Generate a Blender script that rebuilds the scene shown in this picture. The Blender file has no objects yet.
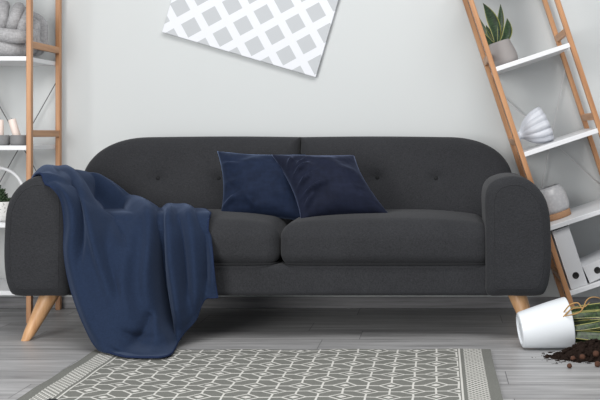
import bpy, bmesh, math, random
from mathutils import Vector, Matrix, Quaternion
from mathutils import noise as mnoise
random.seed(7)
C = bpy.context.scene.collection
PI = math.pi
R = math.radians

# ------------------------------------------------------------------ camera model
F = 1105.0; VX = 440.0; VY = 132.0; H = 0.82      # focal length in px, vanishing point, eye height
def P(px, py, Y):
    return Vector(((px - VX) * Y / F, Y, H - (py - VY) * Y / F))

# ------------------------------------------------------------------ tagging
def tag(o, label=None, cat=None, group=None, kind=None):
    if label: o['label'] = label
    if cat: o['category'] = cat
    if group: o['group'] = group
    if kind: o['kind'] = kind
    return o
def thing(name, label, cat, loc=(0, 0, 0), group=None):
    o = bpy.data.objects.new(name, None); C.objects.link(o)
    o.location = loc; o.empty_display_size = 0.05
    return tag(o, label, cat, group)

def obj(name, bm, m, parent=None, smooth=False, local=False):
    """link bm as one mesh; bm is in world space unless local=True"""
    bmesh.ops.recalc_face_normals(bm, faces=bm.faces)
    me = bpy.data.meshes.new(name); bm.to_mesh(me); bm.free()
    if smooth:
        for p in me.polygons: p.use_smooth = True
    me.materials.append(m)
    o = bpy.data.objects.new(name, me); C.objects.link(o)
    if parent is not None:
        o.parent = parent
        if not local:
            bpy.context.view_layer.update()
            o.matrix_parent_inverse = parent.matrix_world.inverted()
    return o
def subsurf(o, n=1):
    s = o.modifiers.new('subdivision', 'SUBSURF'); s.levels = n; s.render_levels = n
    return o
def bevel(o, w=0.003, seg=2):
    b = o.modifiers.new('bevel', 'BEVEL'); b.width = w; b.segments = seg; b.limit_method = 'ANGLE'; b.angle_limit = R(40)
    return o
def autosmooth(o, ang=40):
    me = o.data
    for p in me.polygons: p.use_smooth = True
    bm = bmesh.new(); bm.from_mesh(me)
    for e in bm.edges:
        if len(e.link_faces) == 2 and e.calc_face_angle(0) > R(ang): e.smooth = False
    bm.to_mesh(me); bm.free()
    return o

# ------------------------------------------------------------------ mesh helpers
def box(bm, x0, x1, y0, y1, z0, z1, M=None):
    vs = [bm.verts.new((x, y, z)) for z in (z0, z1) for y in (y0, y1) for x in (x0, x1)]
    for f in ((0, 1, 3, 2), (4, 5, 7, 6), (0, 1, 5, 4), (2, 3, 7, 6), (0, 2, 6, 4), (1, 3, 7, 5)):
        bm.faces.new([vs[i] for i in f])
    if M is not None:
        for v in vs: v.co = M @ v.co
    return vs
def catmull(pts, n=8):
    out = []
    Q = [Vector(p) for p in pts]
    for i in range(len(Q) - 1):
        p0 = Q[max(i - 1, 0)]; p1 = Q[i]; p2 = Q[i + 1]; p3 = Q[min(i + 2, len(Q) - 1)]
        for k in range(n):
            t = k / n
            out.append(0.5 * ((2 * p1) + (p2 - p0) * t + (2 * p0 - 5 * p1 + 4 * p2 - p3) * t * t + (3 * p1 - p0 - 3 * p2 + p3) * t ** 3))
    out.append(Q[-1]); return out
def tube(bm, pts, rad, seg=12, closed=False, caps=True):
    """sweep; rad is a number or function of t in 0..1"""
    pts = [Vector(p) for p in pts]; n = len(pts)
    rf = rad if callable(rad) else (lambda t: rad)
    rings = []; up = None
    for i, p in enumerate(pts):
        if closed: d = pts[(i + 1) % n] - pts[i - 1]
        else: d = pts[min(i + 1, n - 1)] - pts[max(i - 1, 0)]
        d.normalize()
        if up is None:
            up = d.orthogonal().normalized()
        else:
            up = (up - d * up.dot(d)).normalized()
        b = d.cross(up); r = rf(i / max(n - 1, 1))
        rings.append([bm.verts.new(p + (up * math.cos(a) + b * math.sin(a)) * r) for a in [2 * PI * k / seg for k in range(seg)]])
    for i in range(n if closed else n - 1):
        A = rings[i]; B = rings[(i + 1) % n]
        for k in range(seg):
            bm.faces.new((A[k], A[(k + 1) % seg], B[(k + 1) % seg], B[k]))
    if not closed and caps:
        bm.faces.new(rings[0]); bm.faces.new(rings[-1])
def lathe(bm, prof, seg=40, M=None, rfun=None):
    """prof list of (r,z); r=0 ends close to a point. rfun(a,z,r)->r"""
    rings = []; allv = []
    for (r, z) in prof:
        if r < 1e-6:
            v = bm.verts.new((0, 0, z)); rings.append([v]); allv.append(v)
        else:
            ring = []
            for k in range(seg):
                a = 2 * PI * k / seg; rr = rfun(a, z, r) if rfun else r
                ring.append(bm.verts.new((rr * math.cos(a), rr * math.sin(a), z)))
            rings.append(ring); allv += ring
    for A, B in zip(rings[:-1], rings[1:]):
        for k in range(seg):
            k2 = (k + 1) % seg
            if len(A) == 1 and len(B) == 1: continue
            if len(A) == 1: bm.faces.new((A[0], B[k], B[k2]))
            elif len(B) == 1: bm.faces.new((A[k], A[k2], B[0]))
            else: bm.faces.new((A[k], A[k2], B[k2], B[k]))
    if M is not None:
        for v in allv: v.co = M @ v.co
def grid(bm, nu, nv, fn):
    V = [[bm.verts.new(fn(i / nu, j / nv)) for j in range(nv + 1)] for i in range(nu + 1)]
    for i in range(nu):
        for j in range(nv):
            bm.faces.new((V[i][j], V[i + 1][j], V[i + 1][j + 1], V[i][j + 1]))
    return V
def rounded_box(bm, x0, x1, y0, y1, z0, z1, r, crown=0.0, n=24, fn=None):
    """cube grid pushed out to a rounded box, with optional top crown"""
    tmp = bmesh.new()
    bmesh.ops.create_cube(tmp, size=2)
    bmesh.ops.subdivide_edges(tmp, edges=tmp.edges[:], cuts=n, use_grid_fill=True)
    cx, cy, cz = (x0 + x1) / 2, (y0 + y1) / 2, (z0 + z1) / 2
    hx, hy, hz = (x1 - x0) / 2, (y1 - y0) / 2, (z1 - z0) / 2
    mp = {}
    for v in tmp.verts:
        c = v.co
        def sp(t, h):      # cluster samples into the rounded border
            s = math.sin(t * PI / 2) if h > 2.5 * r else t
            return s * h
        q = Vector((sp(c.x, hx), sp(c.y, hy), sp(c.z, hz)))
        inner = Vector((max(-hx + r, min(hx - r, q.x)), max(-hy + r, min(hy - r, q.y)), max(-hz + r, min(hz - r, q.z))))
        d = q - inner
        if d.length > 1e-9: q = inner + d.normalized() * r
        u = q.x / hx; w = q.y / hy; t = q.z / hz
        if crown: q.z += crown * (1 - u ** 4) * (1 - w ** 4) * max(0, t)
        if fn: q = fn(q, u, w, t)
        mp[v] = bm.verts.new((cx + q.x, cy + q.y, cz + q.z))
    for f in tmp.faces: bm.faces.new([mp[v] for v in f.verts])
    tmp.free()

# ------------------------------------------------------------------ materials
def lin(c):
    return tuple(((x / 255) / 12.92 if x / 255 <= 0.04045 else ((x / 255 + 0.055) / 1.055) ** 2.4) for x in c) + (1,)
class NT:
    def __init__(s, name):
        s.m = bpy.data.materials.new(name); s.m.use_nodes = True
        s.t = s.m.node_tree; s.n = s.t.nodes; s.l = s.t.links
        s.b = s.n['Principled BSDF']
    def N(s, typ, **kw):
        nd = s.n.new(typ)
        for k, v in kw.items():
            if k in ('inp',):
                for a, b in v.items(): nd.inputs[a].default_value = b
            else: setattr(nd, k, v)
        return nd
    def L(s, a, b): s.l.new(a, b)
    def math(s, op, a, b=None, c=None):
        nd = s.n.new('ShaderNodeMath'); nd.operation = op
        for i, x in enumerate((a, b, c)):
            if x is None: continue
            if isinstance(x, (int, float)): nd.inputs[i].default_value = x
            else: s.l.new(x, nd.inputs[i])
        return nd.outputs[0]
    def coords(s, kind='Object'):
        tc = s.n.new('ShaderNodeTexCoord'); return tc.outputs[kind]
    def xyz(s, vec):
        sp = s.n.new('ShaderNodeSeparateXYZ'); s.l.new(vec, sp.inputs[0]); return sp.outputs
    def mapping(s, vec, scale=(1, 1, 1), rot=(0, 0, 0), loc=(0, 0, 0)):
        mp = s.n.new('ShaderNodeMapping'); s.l.new(vec, mp.inputs[0])
        mp.inputs['Scale'].default_value = scale; mp.inputs['Rotation'].default_value = rot; mp.inputs['Location'].default_value = loc
        return mp.outputs[0]
    def noise(s, vec, scale=5, detail=3, rough=0.5):
        nd = s.n.new('ShaderNodeTexNoise'); s.l.new(vec, nd.inputs['Vector'])
        nd.inputs['Scale'].default_value = scale; nd.inputs['Detail'].default_value = detail; nd.inputs['Roughness'].default_value = rough
        return nd.outputs['Fac']
    def mix(s, fac, a, b):
        nd = s.n.new('ShaderNodeMix'); nd.data_type = 'RGBA'
        for sock, x in ((nd.inputs[0], fac), (nd.inputs[6], a), (nd.inputs[7], b)):
            if isinstance(x, (int, float, tuple)): sock.default_value = x
            else: s.l.new(x, sock)
        return nd.outputs[2]
    def ramp(s, fac, stops):
        nd = s.n.new('ShaderNodeValToRGB'); s.l.new(fac, nd.inputs[0])
        e = nd.color_ramp.elements
        while len(e) < len(stops): e.new(0.5)
        for i, (p, c) in enumerate(stops): e[i].position = p; e[i].color = c
        return nd.outputs[0]
    def color(s, x):
        if isinstance(x, tuple): s.b.inputs['Base Color'].default_value = x
        else: s.l.new(x, s.b.inputs['Base Color'])
    def rough(s, v): s.b.inputs['Roughness'].default_value = v
    def bump(s, h, strength=0.3, dist=0.001):
        nd = s.n.new('ShaderNodeBump'); s.l.new(h, nd.inputs['Height'])
        nd.inputs['Strength'].default_value = strength; nd.inputs['Distance'].default_value = dist
        s.l.new(nd.outputs[0], s.b.inputs['Normal'])

def plain(name, rgb, rough=0.5, var=0.06, scale=8, spec=0.5, bump=0.0):
    t = NT(name); v = t.coords()
    n = t.noise(v, scale, 3)
    a = lin(rgb); k = 1 - var
    t.color(t.mix(n, tuple(x * k for x in a[:3]) + (1,), tuple(min(1, x * (1 + var)) for x in a[:3]) + (1,)))
    t.rough(rough); t.b.inputs['Specular IOR Level'].default_value = spec
    if bump: t.bump(t.noise(v, scale * 12, 4), bump, 0.002)
    return t.m
def fabric(name, rgb, scale=500, var=0.35, sheen=0.0, sheen_rough=0.4, sheen_tint=(1, 1, 1, 1), rough=0.9, blot=0.08, bstr=0.4):
    t = NT(name); v = t.coords()
    a = lin(rgb)
    n1 = t.noise(t.mapping(v, (1, 1, 0.35)), scale, 2, 0.6)
    n2 = t.noise(t.mapping(v, (0.35, 0.35, 1)), scale, 2, 0.6)
    n3 = t.noise(v, 6, 3)
    w = t.math('MULTIPLY', t.math('ADD', n1, n2), 0.5)
    w = t.math('ADD', w, t.math('MULTIPLY', t.math('SUBTRACT', n3, 0.5), blot * 2))
    lo = tuple(x * (1 - var) for x in a[:3]) + (1,); hi = tuple(min(1, x * (1 + var)) for x in a[:3]) + (1,)
    t.color(t.ramp(w, [(0.3, lo), (0.7, hi)]))
    t.rough(rough); t.b.inputs['Specular IOR Level'].default_value = 0.15
    t.b.inputs['Sheen Weight'].default_value = sheen; t.b.inputs['Sheen Roughness'].default_value = sheen_rough
    t.b.inputs['Sheen Tint'].default_value = sheen_tint
    t.bump(w, bstr, 0.0015)
    return t.m
def wood(name, rgb, rgb2, axis='z', rough=0.45):
    t = NT(name); v = t.coords()
    sc = {'z': (30, 30, 1.6), 'x': (1.6, 30, 30), 'y': (30, 1.6, 30)}[axis]
    mv = t.mapping(v, sc)
    n = t.noise(mv, 2.0, 5, 0.6)
    t.color(t.ramp(n, [(0.3, lin(rgb2)), (0.62, lin(rgb))]))
    t.rough(rough); t.bump(n, 0.15, 0.001)
    return t.m

M_wall = plain('wall_paint', (204, 208, 209), 0.85, 0.012, 2.5, 0.2, 0.05)
M_base = wood('baseboard_wood', (150, 150, 153), (118, 118, 121), 'x', 0.5)
M_sofa = fabric('charcoal_upholstery', (47, 48, 51), 420, 0.42, 0.08, 0.5, (0.95, 0.97, 1, 1))
M_sofa_seam = fabric('charcoal_piping', (40, 41, 43), 420, 0.3)
M_blanket = fabric('navy_fleece', (32, 44, 66), 260, 0.2, 0.2, 0.4, (0.5, 0.65, 1, 1), 0.95, 0.1, 0.25)
M_stitch = fabric('navy_stitching', (30, 42, 70), 300, 0.3)
M_velvet = fabric('navy_velvet', (25, 35, 56), 60, 0.25, 0.5, 0.3, (0.4, 0.55, 0.9, 1), 0.8, 0.25, 0.15)
M_velvet2 = fabric('dark_navy_velvet', (24, 29, 46), 60, 0.25, 0.45, 0.3, (0.42, 0.52, 0.85, 1), 0.8, 0.25, 0.15)
M_wood = wood('light_wood', (192, 143, 102), (160, 112, 76), 'z')
M_leg = wood('leg_wood', (214, 170, 126), (188, 140, 97), 'z')
M_railw = wood('rail_wood', (196, 148, 106), (168, 120, 82), 'y')
M_white = plain('white_board', (226, 228, 231), 0.4, 0.01)
M_wire = plain('steel_wire', (88, 88, 90), 0.4, 0.05)
M_wire2 = plain('pale_wire', (215, 215, 217), 0.4, 0.05)
M_knot = fabric('grey_knit', (162, 162, 164), 160, 0.3, 0.2)
M_concrete = plain('grey_concrete', (128, 129, 131), 0.8, 0.15, 30, 0.3, 0.3)
M_candle = plain('blush_wax', (238, 222, 214), 0.45, 0.02, 8, 0.5)
M_potgrey = plain('warm_grey_ceramic', (150, 146, 145), 0.7, 0.05, 15, 0.3, 0.1)
M_potwhite = plain('white_ceramic', (228, 233, 238), 0.32, 0.008, 5, 0.4)
M_vase = plain('pale_blue_grey_ceramic', (196, 200, 208), 0.4, 0.02, 6, 0.5)
M_soil = plain('dark_soil', (38, 29, 25), 0.95, 0.45, 60, 0.1, 0.9)
M_clay = plain('brown_clay', (84, 58, 46), 0.85, 0.3, 60, 0.2, 0.5)
M_black = plain('black_plastic', (14, 14, 15), 0.5, 0.1)
M_paper = plain('white_card', (212, 214, 217), 0.55, 0.015, 5, 0.3)
M_cork = plain('cork_base', (176, 138, 108), 0.75, 0.25, 120, 0.2, 0.4)
M_dry = plain('dry_leaf', (176, 140, 92), 0.8, 0.3, 30, 0.2)

def speckled():
    t = NT('speckled_ceramic'); v = t.coords()
    n = t.noise(v, 90, 2)
    t.color(t.ramp(n, [(0.33, lin((120, 120, 118))), (0.42, lin((222, 223, 222)))]))
    t.rough(0.5); return t.m
M_speck = speckled()

def frosted():
    t = NT('frosted_ribbed_glass'); v = t.coords()
    vo = t.n.new('ShaderNodeTexVoronoi'); t.L(v, vo.inputs['Vector']); vo.inputs['Scale'].default_value = 75
    t.color(t.ramp(vo.outputs['Distance'], [(0.1, lin((222, 222, 224))), (0.6, lin((206, 207, 210)))]))
    t.rough(0.3); t.b.inputs['Transmission Weight'].default_value = 0.25
    t.bump(vo.outputs['Distance'], 0.3, 0.002)
    return t.m
M_frost = frosted()

def leafmat(name, edge=(150, 150, 84), g1=(22, 38, 24), g2=(52, 78, 46)):
    """UV: u across (0..1), v along"""
    t = NT(name)
    uv = t.xyz(t.coords('UV'))
    v = t.coords('UV')
    band = t.noise(t.mapping(v, (1.2, 16, 1)), 1.6, 3, 0.6)
    green = t.ramp(band, [(0.38, lin(g1)), (0.62, lin(g2))])
    d = t.math('ABSOLUTE', t.math('SUBTRACT', uv[0], 0.5))
    e = t.math('GREATER_THAN', d, 0.43)
    t.color(t.mix(e, green, lin(edge)))
    t.rough(0.4); return t.m
M_leaf = leafmat('snake_plant_leaf')
M_leaf2 = leafmat('fallen_snake_plant_leaf', (176, 172, 106), (20, 34, 18), (58, 82, 40))
M_green = plain('dark_green_leaf', (44, 66, 40), 0.6, 0.3, 40)

def floor_mat():
    t = NT('grey_laminate'); v = t.coords()
    s = t.xyz(v)
    W = 0.193
    row = t.math('FLOOR', t.math('DIVIDE', t.math('ADD', s[1], 0.075), W))
    wn = t.n.new('ShaderNodeTexWhiteNoise'); wn.noise_dimensions = '1D'; t.L(row, wn.inputs['W'])
    off = t.math('MULTIPLY', wn.outputs['Value'], 1.3)
    col = t.math('FLOOR', t.math('DIVIDE', t.math('ADD', s[0], off), 1.3))
    wn2 = t.n.new('ShaderNodeTexWhiteNoise'); wn2.noise_dimensions = '2D'
    cb = t.n.new('ShaderNodeCombineXYZ'); t.L(row, cb.inputs[0]); t.L(col, cb.inputs[1]); t.L(cb.outputs[0], wn2.inputs['Vector'])
    cb2 = t.n.new('ShaderNodeCombineXYZ'); t.L(s[0], cb2.inputs[0]); t.L(s[1], cb2.inputs[1]); t.L(t.math('MULTIPLY', wn2.outputs['Value'], 40), cb2.inputs[2])
    g = t.noise(t.mapping(cb2.outputs[0], (1.1, 16, 1)), 2.2, 6, 0.62)
    g2 = t.noise(t.mapping(cb2.outputs[0], (2.5, 90, 1)), 3.0, 3, 0.6)
    gg = t.math('ADD', t.math('MULTIPLY', g, 0.75), t.math('MULTIPLY', g2, 0.25))
    gg = t.math('ADD', gg, t.math('MULTIPLY', t.math('SUBTRACT', wn2.outputs['Value'], 0.5), 0.10))
    base = t.ramp(gg, [(0.32, lin((128, 128, 129))), (0.5, lin((165, 165, 166))), (0.68, lin((194, 194, 195)))])
    fy = t.math('FRACT', t.math('DIVIDE', t.math('ADD', s[1], 0.075), W))
    fx = t.math('FRACT', t.math('DIVIDE', t.math('ADD', s[0], off), 1.3))
    seam = t.math('MAXIMUM', t.math('LESS_THAN', fy, 0.018), t.math('LESS_THAN', fx, 0.0025))
    t.color(t.mix(t.math('MULTIPLY', seam, 0.75), base, lin((84, 84, 86))))
    t.rough(0.42); t.b.inputs['Specular IOR Level'].default_value = 0.4
    t.bump(gg, 0.08, 0.001)
    return t.m
M_floor = floor_mat()

RX0, RX1, RY0, RY1 = -1.287, 0.190, 1.9, 4.128
def rug_mat():
    t = NT('woven_rug'); v = t.coords(); s = t.xyz(v)
    # wobble so that the weave looks hand made
    wob = t.math('MULTIPLY', t.math('SUBTRACT', t.noise(v, 7, 2), 0.5), 0.012)
    x = t.math('ADD', s[0], wob); y = t.math('ADD', s[1], wob)
    A = 0.0727; B = 0.161
    def cell(ox, oy):
        xx = t.math('SUBTRACT', t.math('ABSOLUTE', t.math('SUBTRACT', t.math('FRACT', t.math('DIVIDE', t.math('ADD', x, ox + 40 * A), 2 * A)), 0.5)), 0.0)
        yy = t.math('ABSOLUTE', t.math('SUBTRACT', t.math('FRACT', t.math('DIVIDE', t.math('ADD', y, oy + 40 * B), B)), 0.5))
        X = t.math('MULTIPLY', xx, 2 * A); Y = t.math('MULTIPLY', yy, B)
        d = t.math('ADD', t.math('DIVIDE', X, 0.040), t.math('DIVIDE', Y, 0.040))       # 1 on the outline
        out = t.math('LESS_THAN', t.math('ABSOLUTE', t.math('SUBTRACT', d, 0.97)), 0.12)
        core = t.math('LESS_THAN', d, 0.40)
        bar = t.math('MULTIPLY', t.math('LESS_THAN', X, 0.0033), t.math('GREATER_THAN', Y, 0.036))
        tip = t.math('MULTIPLY', t.math('LESS_THAN', Y, 0.0042), t.math('GREATER_THAN', X, 0.037))
        return t.math('MAXIMUM', t.math('MAXIMUM', t.math('MAXIMUM', out, core), bar), tip)
    ph = 0.012
    patt = t.math('MAXIMUM', cell(ph, 0.0), cell(ph + A, B / 2))
    # side borders
    cxm = (RX0 + RX1) / 2; hw = (RX1 - RX0) / 2
    de = t.math('SUBTRACT', hw, t.math('ABSOLUTE', t.math('SUBTRACT', s[0], cxm)))   # distance from side edge
    inner = t.math('GREATER_THAN', de, 0.126)
    line = t.math('MULTIPLY', t.math('GREATER_THAN', de, 0.116), t.math('LESS_THAN', de, 0.1225))
    inb = t.math('MULTIPLY', t.math('GREATER_THAN', de, 0.036), t.math('LESS_THAN', de, 0.104))
    p1 = t.math('FRACT', t.math('ADD', t.math('DIVIDE', de, 0.0205), t.math('DIVIDE', s[1], 0.026)))
    p2 = t.math('FRACT', t.math('SUBTRACT', t.math('DIVIDE', de, 0.0205), t.math('DIVIDE', s[1], 0.026)))
    chev = t.math('MAXIMUM', t.math('LESS_THAN', p1, 0.3), t.math('LESS_THAN', p2, 0.3))
    m = t.math('ADD', t.math('ADD', t.math('MULTIPLY', inner, patt), line), t.math('MULTIPLY', inb, chev))
    m = t.math('MINIMUM', m, 1.0)
    fine = t.noise(t.mapping(v, (1, 2.2, 1)), 330, 2)
    m = t.math('MULTIPLY', m, t.math('ADD', 0.78, t.math('MULTIPLY', fine, 0.3)))
    g = t.ramp(fine, [(0.3, lin((104, 105, 101))), (0.7, lin((132, 133, 128)))])
    t.color(t.mix(m, g, lin((214, 213, 208))))
    t.rough(0.95); t.b.inputs['Specular IOR Level'].default_value = 0.1
    t.bump(t.math('ADD', fine, m), 0.4, 0.002)
    return t.m
M_rug = rug_mat()

def canvas_mat():
    t = NT('lattice_print'); s = t.xyz(t.coords())
    u = t.math('SUBTRACT', s[0], 0.124); w = t.math('SUBTRACT', s[2], 0.059)
    k = 0.7071 / 0.108
    a = t.math('MULTIPLY', t.math('ADD', u, w), k); b = t.math('MULTIPLY', t.math('SUBTRACT', u, w), k)
    def cellf(q): return t.math('ABSOLUTE', t.math('SUBTRACT', t.math('FRACT', t.math('ADD', q, 20.5)), 0.5))
    ins = t.math('MULTIPLY', t.math('LESS_THAN', cellf(a), 0.325), t.math('LESS_THAN', cellf(b), 0.325))
    t.color(t.mix(ins, lin((226, 229, 235)), lin((190, 194, 198))))
    t.rough(0.7); t.b.inputs['Specular IOR Level'].default_value = 0.2
    return t.m
M_canvas = canvas_mat()

# ------------------------------------------------------------------ setting
WY = 5.15
bm = bmesh.new(); box(bm, -3.6, 2.6, -1.0, WY, -0.05, 0.0)
tag(obj('floor', bm, M_floor), kind='structure')
bm = bmesh.new(); box(bm, -3.6, 2.6, WY, WY + 0.1, -0.05, 2.7)
tag(obj('wall_back', bm, M_wall), kind='structure')
bm = bmesh.new(); box(bm, -3.6, 2.6, WY - 0.014, WY, 0.0, 0.052)
o = obj('baseboard_back', bm, M_base); bevel(o, 0.003); tag(o, kind='structure')

# rug: real thickness, slight waves
bm = bmesh.new()
def rugfn(top):
    def f(u, v):
        x = RX0 + (RX1 - RX0) * u; y = RY0 + (RY1 - RY0) * v
        e = 0.0012 * math.sin(y * 23 + x * 3) + 0.0015 * math.sin(x * 17 + 1)
        side = (0.0015 * math.sin(y * 6.0)) * (1 if u > 0.5 else -1) * abs(2 * u - 1) ** 4
        return (x + side, y + 0.003 * math.sin(x * 13) * v, (0.0085 + e) if top else 0.0012)
    return f
A = grid(bm, 60, 90, rugfn(True)); B = grid(bm, 60, 90, rugfn(False))
for i in range(60):
    bm.faces.new((A[i][0], A[i + 1][0], B[i + 1][0], B[i][0])); bm.faces.new((A[i][90], A[i + 1][90], B[i + 1][90], B[i][90]))
for j in range(90):
    bm.faces.new((A[0][j], A[0][j + 1], B[0][j + 1], B[0][j])); bm.faces.new((A[60][j], A[60][j + 1], B[60][j + 1], B[60][j]))
rug = obj('rug', bm, M_rug, smooth=False); autosmooth(rug)
tag(rug, 'grey and white woven rug with hexagon and diamond pattern on the floor', 'rug')

# ------------------------------------------------------------------ sofa
SC = -0.623          # sofa centre x
sofa = thing('sofa', 'charcoal grey fabric sofa with rounded arms on splayed wooden legs', 'sofa', (SC, 4.65, 0))

def offset_outline(pts, d):
    n = len(pts); out = []
    for i in range(n):
        a = Vector(pts[i - 1]); b = Vector(pts[(i + 1) % n]); t = (b - a).normalized()
        nrm = Vector((t.y, -t.x)); out.append(Vector(pts[i]) - nrm * d)
    return out
def scale_inset(pts, d):
    xs = [p[0] for p in pts]; zs = [p[1] for p in pts]
    cx, cz = (min(xs) + max(xs)) / 2, (min(zs) + max(zs)) / 2; hx, hz = (max(xs) - min(xs)) / 2, (max(zs) - min(zs)) / 2
    return [Vector((cx + (p[0] - cx) * (hx - d) / hx, cz + (p[1] - cz) * (hz - d) / hz)) for p in pts]
def slab_y(bm, pts, y0, y1, r, dome=0.0):
    """extrude a closed (x,z) outline (counter-clockwise) along y with rounded front and back"""
    rings = []
    steps = 6
    prof = []
    for k in range(steps + 1):
        a = PI / 2 * k / steps; prof.append((r * (1 - math.sin(a)), y0 + r * (1 - math.cos(a))))
    for k in range(steps + 1):
        a = PI / 2 * (1 - k / steps); prof.append((r * (1 - math.sin(a)), y1 - r * (1 - math.cos(a))))
    for (ins, y) in prof:
        q = scale_inset(pts, ins)
        rings.append([bm.verts.new((p.x, y, p.y)) for p in q])
    n = len(pts)
    for A, B in zip(rings[:-1], rings[1:]):
        for k in range(n): bm.faces.new((A[k], A[(k + 1) % n], B[(k + 1) % n], B[k]))
    c = Vector((0, 0))
    for p in pts: c += Vector(p)
    c /= n
    for ring, y, s in ((rings[0], y0, -1), (rings[-1], y1, 1)):
        prev = ring
        for f, dd in ((0.75, 0.45), (0.5, 0.75), (0.25, 0.94)):
            cur = [bm.verts.new((c.x + (v.co.x - c.x) * f, y + s * dome * dd, c.y + (v.co.z - c.y) * f)) for v in ring]
            for k in range(n): bm.faces.new((prev[k], prev[(k + 1) % n], cur[(k + 1) % n], cur[k]))
            prev = cur
        cv = bm.verts.new((c.x, y + s * dome, c.y))
        for k in range(n): bm.faces.new((prev[k], prev[(k + 1) % n], cv))
def resample(pts, n):
    pts = [Vector(p) for p in pts]; L = [0]
    m = len(pts)
    for i in range(m): L.append(L[-1] + (pts[(i + 1) % m] - pts[i]).length)
    out = []
    for k in range(n):
        s = L[-1] * k / n; i = 0
        while L[i + 1] < s: i += 1
        t = (s - L[i]) / max(L[i + 1] - L[i], 1e-9); out.append(pts[i].lerp(pts[(i + 1) % m], t))
    return out
# arm outline, half units: s=+1 right arm. values are offset from sofa centre
AR = []
for (px, py) in ((506, 296.5), (538, 296.5), (547, 290), (551.5, 268), (551.5, 235), (549, 208), (541, 191), (528, 179.5), (514, 176), (499, 178.5), (489, 185), (485, 198), (485.5, 225), (486, 275), (486, 291), (490, 296.5)):
    p = P(px, py, 4.28); AR.append((p.x - SC, 0, p.z))
ctrl = [Vector((a[0], a[2])) for a in AR]
sm = []
m = len(ctrl)
for i in range(m):
    p0, p1, p2, p3 = ctrl[i - 1], ctrl[i], ctrl[(i + 1) % m], ctrl[(i + 2) % m]
    for k in range(6):
        t = k / 6
        sm.append(0.5 * ((2 * p1) + (p2 - p0) * t + (2 * p0 - 5 * p1 + 4 * p2 - p3) * t * t + (3 * p1 - p0 - 3 * p2 + p3) * t ** 3))
arm_out = resample(sm, 96)
for s in (1, -1):
    pts = [(SC + s * p.x - (0.0155 if s < 0 else 0), p.y) for p in arm_out]
    if s < 0: pts = pts[::-1]
    bm = bmesh.new(); slab_y(bm, pts, 4.262, 4.685, 0.045, 0.0)
    arm = obj('armrest', bm, M_sofa, sofa, smooth=True)
    bm = bmesh.new()
    q = scale_inset(pts, 0.034)
    tube(bm, [(p.x, 4.2630, p.y) for p in q], 0.0014, 6, closed=True)
    obj('seam', bm, M_sofa, arm, smooth=True)

# base rail
bm = bmesh.new(); rounded_box(bm, SC - 0.86, SC + 0.86, 4.325, 4.98, 0.178, 0.30, 0.018, n=20)
obj('base_frame', bm, M_sofa, sofa, smooth=True)

# seat cushions
ZS0, ZS1 = 0.290, 0.485
for s, (xa, xb) in ((1, (SC - 0.006, 0.203)), (-1, (2 * SC - 0.203, SC - 0.010))):
    def seatfn(q, u, w, t, s=s):
        q = q.copy()
        if w < -0.8: q.y -= 0.010 * (1 - t * t) * (1 - u ** 4)
        q.z += 0.003 * math.sin(q.x * 9 + 1) * max(0, t)
        return q
    bm = bmesh.new(); rounded_box(bm, xa, xb, 4.312, 4.86, ZS0, ZS1 - 0.026, 0.056, crown=0.030, n=34, fn=seatfn)
    cu = obj('seat_cushion', bm, M_sofa, sofa, smooth=True)
    # piping round the lower front edge
    bm = bmesh.new()
    zb = ZS0 + 0.014
    tube(bm, catmull([(xa + 0.006, 4.45, zb), (xa + 0.008, 4.37, zb), (xa + 0.05, 4.318, zb), (xa + 0.2, 4.311, zb), (xb - 0.2, 4.311, zb), (xb - 0.05, 4.318, zb), (xb - 0.008, 4.37, zb), (xb - 0.006, 4.45, zb)], 6), 0.003, 6)
    obj('piping', bm, M_sofa_seam, cu, smooth=True)

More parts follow.
